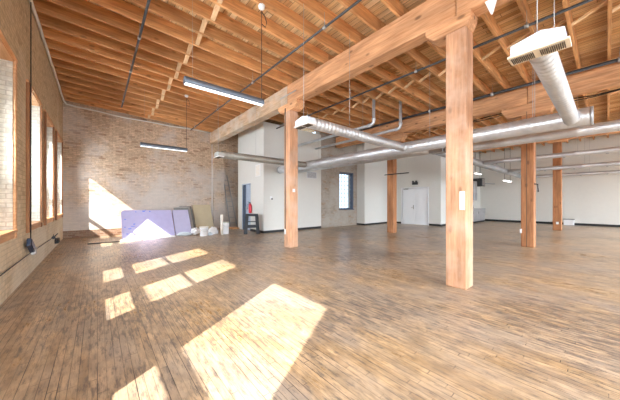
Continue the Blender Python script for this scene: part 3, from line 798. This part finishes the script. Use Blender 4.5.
# ------------------------------------------------------------------ boards leaning near the back wall
def leaning(name, x0, x1, yb, z0, h, lean, th, mat, label, cat, rl=0., group=None, tilt=0):
    n = Vector((0, -1, lean)).normalized(); up = Vector((0, lean, 1)).normalized()
    pts = []
    if rl:
        for k in range(7):
            a = PI / 2 * k / 6; pts.append((x0 + rl * (1 - math.sin(a)), h - rl * (1 - math.cos(a))))
        pts = pts[::-1]
    else: pts = [(x0, h)]
    poly = [(x0, 0)] + pts + [(x1, h - tilt), (x1, 0)]
    bm = B(); base = Vector((0, yb, z0))
    F = [bm.verts.new(base + Vector((x, 0, 0)) + up * v) for x, v in poly]
    Bk = [bm.verts.new(base + Vector((x, 0, 0)) + up * v - n * th) for x, v in poly]
    bm.faces.new(F); bm.faces.new(Bk[::-1])
    for i in range(len(poly)): bm.faces.new((F[i], Bk[i], Bk[(i + 1) % len(poly)], F[(i + 1) % len(poly)]))
    o = link(name, bm, mat, bevel=.006, origin=((x0 + x1) / 2, yb, z0)); tag(o, label, cat, group)
    return o, base, up, n
LAV = 'lavender_board'
sboard, base, up, n = leaning(LAV, .70, 2.46, 11.55, .03, 1.28, .71, .07, 'lavender', 'widest lavender foam board with rounded corner and blue scribbles, leftmost', 'board', rl=.14, tilt=.03)
for dx, v, wdt, hh in ((1.18, 1.19, .05, .03), (1.45, 1.22, .10, .05), (1.52, 1.27, .03, .04), (1.66, 1.2, .05, .04), (.82, .85, .06, .03), (.80, .5, .05, .03), (.95, .42, .10, .035), (1.05, .52, .14, .02), (1.1, .62, .07, .04), (.86, .2, .06, .03)):
    bm = B(); c = base + up * v
    vs = [c + Vector((dx + a * wdt, 0, 0)) + up * (b * hh) + n * .0025 for a, b in ((-.5, -.5), (.1, -.62), (.5, -.3), (.42, .5), (-.1, .35), (-.45, .5))]
    F = [bm.verts.new(p) for p in vs]; G = [bm.verts.new(p - n * .002) for p in vs]
    bm.faces.new(F); bm.faces.new(G[::-1])
    for i in range(6): bm.faces.new((F[i], G[i], G[(i + 1) % 6], F[(i + 1) % 6]))
    link('ink_mark', bm, 'blueprint', sboard)
leaning(LAV, 2.50, 3.14, 11.60, .03, 1.24, .71, .06, 'lavender2', 'narrow pale lavender foam board right of the scribbled one', 'board')
for k in range(3):
    leaning('grey_board', 2.62 + .13 * k, 3.23 + .09 * k, 11.86 + .06 * k, .0, 1.36 + .03 * k, .64, .028, ('greyboard', 'alu', 'greyboard')[k], ['dark grey board whose edge shows directly behind the pale lavender one', 'lighter grey board in the middle of three edge on sheets', 'rearmost dark grey board, touching the tan board'][k], 'board')
leaning('tan_board', 3.46, 4.28, 12.10, .0, 1.44, .55, .03, 'tan', 'plain tan board leaning right of the lavender boards', 'board')
t = thing('wooden_crate', (2.4, 12.9, 0), 'low wooden crate behind the leaning lavender boards', 'crate')
bm = B(); bx(bm, .95, 3.1, 12.62, 13.3, 0, .9); link('crate_box', bm, 'casing', t, bevel=.01)
bm = B()
for x in (1.2, 1.9, 2.6): bx(bm, x, x + .1, 12.6, 12.62, .02, .88)
link('batten', bm, 'casing_light', t)
bm = B(); prism(bm, [(.62, 11.12), (2.4, 11.18), (2.42, 11.52), (.66, 11.52)], 2, 0, .028)
tag(link('sunlit_board', bm, 'whiteplastic', origin=(1.6, 11.3, 0)), 'flat board with sunlit white in its colour lying on the floor along the lavender boards', 'sheet')  # board coloured white to stand for the sun on it
def blob(name, c, s, mat, label, cat, seed, sub=3):
    bm = B(); bmesh.ops.create_icosphere(bm, subdivisions=sub, radius=1); rnd = random.Random(seed)
    from mathutils import noise as mn
    for v in bm.verts:
        p = v.co.copy(); k = 1 + .35 * mn.noise(p * 2.3 + Vector((seed, 0, 0))) + .22 * mn.noise(p * 5.1 + Vector((0, seed, 0)))
        v.co = Vector((p.x * s[0] * k, p.y * s[1] * k, max(-1, p.z * k) * s[2])) + Vector(c)
        if v.co.z < .001: v.co.z = .001
    o = link(name, bm, mat, origin=(c[0], c[1], 0)); tag(o, label, cat); return o
blob('plastic_bundle', (2.75, 11.34, .06), (.26, .13, .09), 'plastic_film', 'long grey plastic wrapped bundle on floor under the pale lavender board', 'plastic', 3)
blob('plastic_bundle', (3.22, 11.42, .14), (.17, .12, .16), 'whiteplastic', 'crumpled white plastic heap at foot of pale lavender board', 'plastic', 8)
blob('plastic_bundle', (3.85, 11.1, .12), (.2, .16, .19), 'whiteplastic', 'crumpled white plastic bag between the two buckets', 'bag', 12)
blob('plastic_bundle', (3.62, 10.78, .04), (.10, .12, .08), 'plastic_film', 'small grey plastic heap behind the squat white bucket', 'plastic', 15)
def bucket(x, y, r, h, lidm, label):
    t = thing('bucket', (x, y, 0), label, 'bucket')
    bm = B(); lathe(bm, [(r * .86, 0), (r * .9, .01), (r * .97, h * .8), (r * 1.03, h * .81), (r * 1.03, h * .85), (r, h * .86), (r, h)], 28, (x, y, 0)); link('pail', bm, 'whiteplastic', t)
    bm = B(); lathe(bm, [(r * 1.05, h - .02), (r * 1.06, h + .012), (r * 1.0, h + .015), (r * .9, h + .008)], 28, (x, y, 0)); link('lid', bm, lidm, t)
    bm = B(); tube(bm, [(x + r * 1.05 * math.cos(a), y + r * 1.05 * math.sin(a) - .0, h * .82 - .10 * math.sin((a - PI) / PI * PI) * 1.0) for a in [PI + PI * k / 10 for k in range(11)]], .004, 6); link('handle', bm, 'wire', t)
    return t
bucket(3.35, 10.72, .165, .37, 'paint', 'squat white bucket with cream lid before the tan board')
bucket(4.30, 10.78, .135, .50, 'greenlid', 'taller white bucket with greenish lid right of the tan board')
t = thing('upright_roll', (4.03, 10.55, 0), 'slim cream roll standing upright beside the taller bucket', 'roll')
bm = B(); tube(bm, [(4.03, 10.55, 0), (4.03, 10.56, .86)], .055, 16); link('roll', bm, 'paint', t)
bm = B(); tube(bm, [(4.03, 10.56, .86), (4.03, 10.56, .875)], .03, 12); link('core', bm, 'tan', t)
bm = B(); bx(bm, -.25, .60, 11.02, 11.13, .001, .022)
tag(link('floor_grate', bm, 'black', bevel=.003, origin=(.17, 11.08, 0)), 'narrow dark strip lying on the sunlit floor near the brick corner', 'grate')
# pale drop cable on the back wall
bm = B(); tube(bm, [(4.58, YB - .03, .02), (4.58, YB - .03, 4.4)], .018, 8)
tag(link('white_conduit', bm, 'whiteplastic', origin=(4.58, YB - .03, 0)), 'pale conduit running down the brick under the heavy beam end', 'conduit')
# ------------------------------------------------------------------ services on the left wall
t = thing('wall_conduit', (XL + .03, 6.5, .42), 'dark conduit running low along the windowed brick wall', 'conduit')
bm = B(); tube(bm, [(XL + .03, 2.5, .44), (XL + .03, 7.3, .43), (XL + .03, 10.3, .37), (XL + .03, 10.35, .46)], .008, 8); link('pipe_run', bm, 'pipe', t)
bm = B(); bx(bm, XL + .001, XL + .07, 7.3, 7.42, .36, .50); link('junction_box', bm, 'wire', t, bevel=.004)
bm = B(); tube(bm, [(XL + .03, 10.25, .37), (XL + .03, 10.45, .37)], .04, 10); tube(bm, [(XL + .03, 10.35, .37), (XL + .12, 10.35, .48)], .014, 8); link('valve', bm, 'pipe', t)
t = thing('black_box', (XL + .06, 11.3, .14), 'small black box fixed low by the corner of both brick walls', 'box')
bm = B(); bx(bm, XL + .001, XL + .09, 10.9, 11.3, .12, .26); link('body', bm, 'black', t, bevel=.01)
bm = B(); tube(bm, [(XL + .05, 10.92, .2), (XL + .04, 10.75, .28), (XL + .03, 10.5, .38)], .012, 8); link('cable', bm, 'black', t)
t = thing('drop_conduit', (XL + .06, 6.9, .7), 'thin dark conduit dropping beside the second visible window', 'conduit')
bm = B(); tube(bm, [(XL + .055, 6.93, 5.12), (XL + .055, 6.93, 3.7), (XL + .06, 6.90, 2.0), (XL + .06, 6.88, .72)], .008, 8); link('pipe_run', bm, 'black', t)
t = thing('hanging_box', (XL + .1, 6.9, .45), 'dark blue switch box hanging askew below the drop conduit', 'box')
cx_ = Vector((XL + .065, 6.82, .60))
bm = B(); bx(bm, -.03, .03, -.19, .19, -.075, .075); bmesh.ops.transform(bm, matrix=Matrix.Translation(cx_) @ Matrix.Rotation(math.radians(-28), 4, 'X'), verts=bm.verts); link('body', bm, 'navy', t, bevel=.02, seg=2)
bm = B(); bx(bm, .03, .04, -.17, .17, -.06, .06); bmesh.ops.transform(bm, matrix=Matrix.Translation(cx_) @ Matrix.Rotation(math.radians(-28), 4, 'X'), verts=bm.verts); link('lid', bm, 'pipe', t, bevel=.005)
bm = B(); tube(bm, [(XL + .08, 7.04, .52), (XL + .05, 7.15, .46), (XL + .03, 7.3, .43)], .01, 6); link('lead', bm, 'black', t)
# ------------------------------------------------------------------ light
w = bpy.data.worlds.new('daylight'); sc.world = w; w.use_nodes = True
bg = w.node_tree.nodes['Background']; bg.inputs[0].default_value = (.66, .82, 1, 1); bg.inputs[1].default_value = 3.0
def light(kind, name, loc, **kw):
    l = bpy.data.lights.new(name, kind); o = bpy.data.objects.new(name, l); COL.objects.link(o); o.location = loc
    for k, v in kw.items(): setattr(l, k, v)
    return o
s = light('SUN', 'sun', (-6, -6, 8), energy=21, angle=math.radians(.6), color=(1, .955, .88))
s.rotation_euler = Vector((1, .62, -.93)).to_track_quat('-Z', 'Y').to_euler()
for a, b in RW:
    o = light('AREA', 'rear_fill_light', ((a + b) / 2, YR - .2, 2.5), energy=(900 if a < 3 else 330 if a < 7 else 480), spread=math.radians(120), color=(.84, .92, 1), shape='RECTANGLE', size=b - a, size_y=3.5)  # added fill lamps, unseen, tilted down to bounce off the floor
    o.rotation_euler = (PI / 2 - math.radians(46), 0, 0)
for a, b in CLEAR:
    o = light('AREA', 'side_window_daylight', (-1.6, (a + b) / 2, 2.25), energy=(220 if a > 11 else 480), color=(.88, .94, 1), shape='RECTANGLE', size=b - a, size_y=2.5)
    o.rotation_euler = (0, -PI / 2, 0)
sc.view_settings.view_transform = 'Standard'; sc.view_settings.look = 'None'
sc.view_settings.exposure = -.12; sc.view_settings.gamma = 1; sc.view_settings.use_curve_mapping = False
sc.cycles.max_bounces = 10; sc.cycles.diffuse_bounces = 6; sc.cycles.caustics_reflective = False
sc.cycles.sample_clamp_indirect = 8
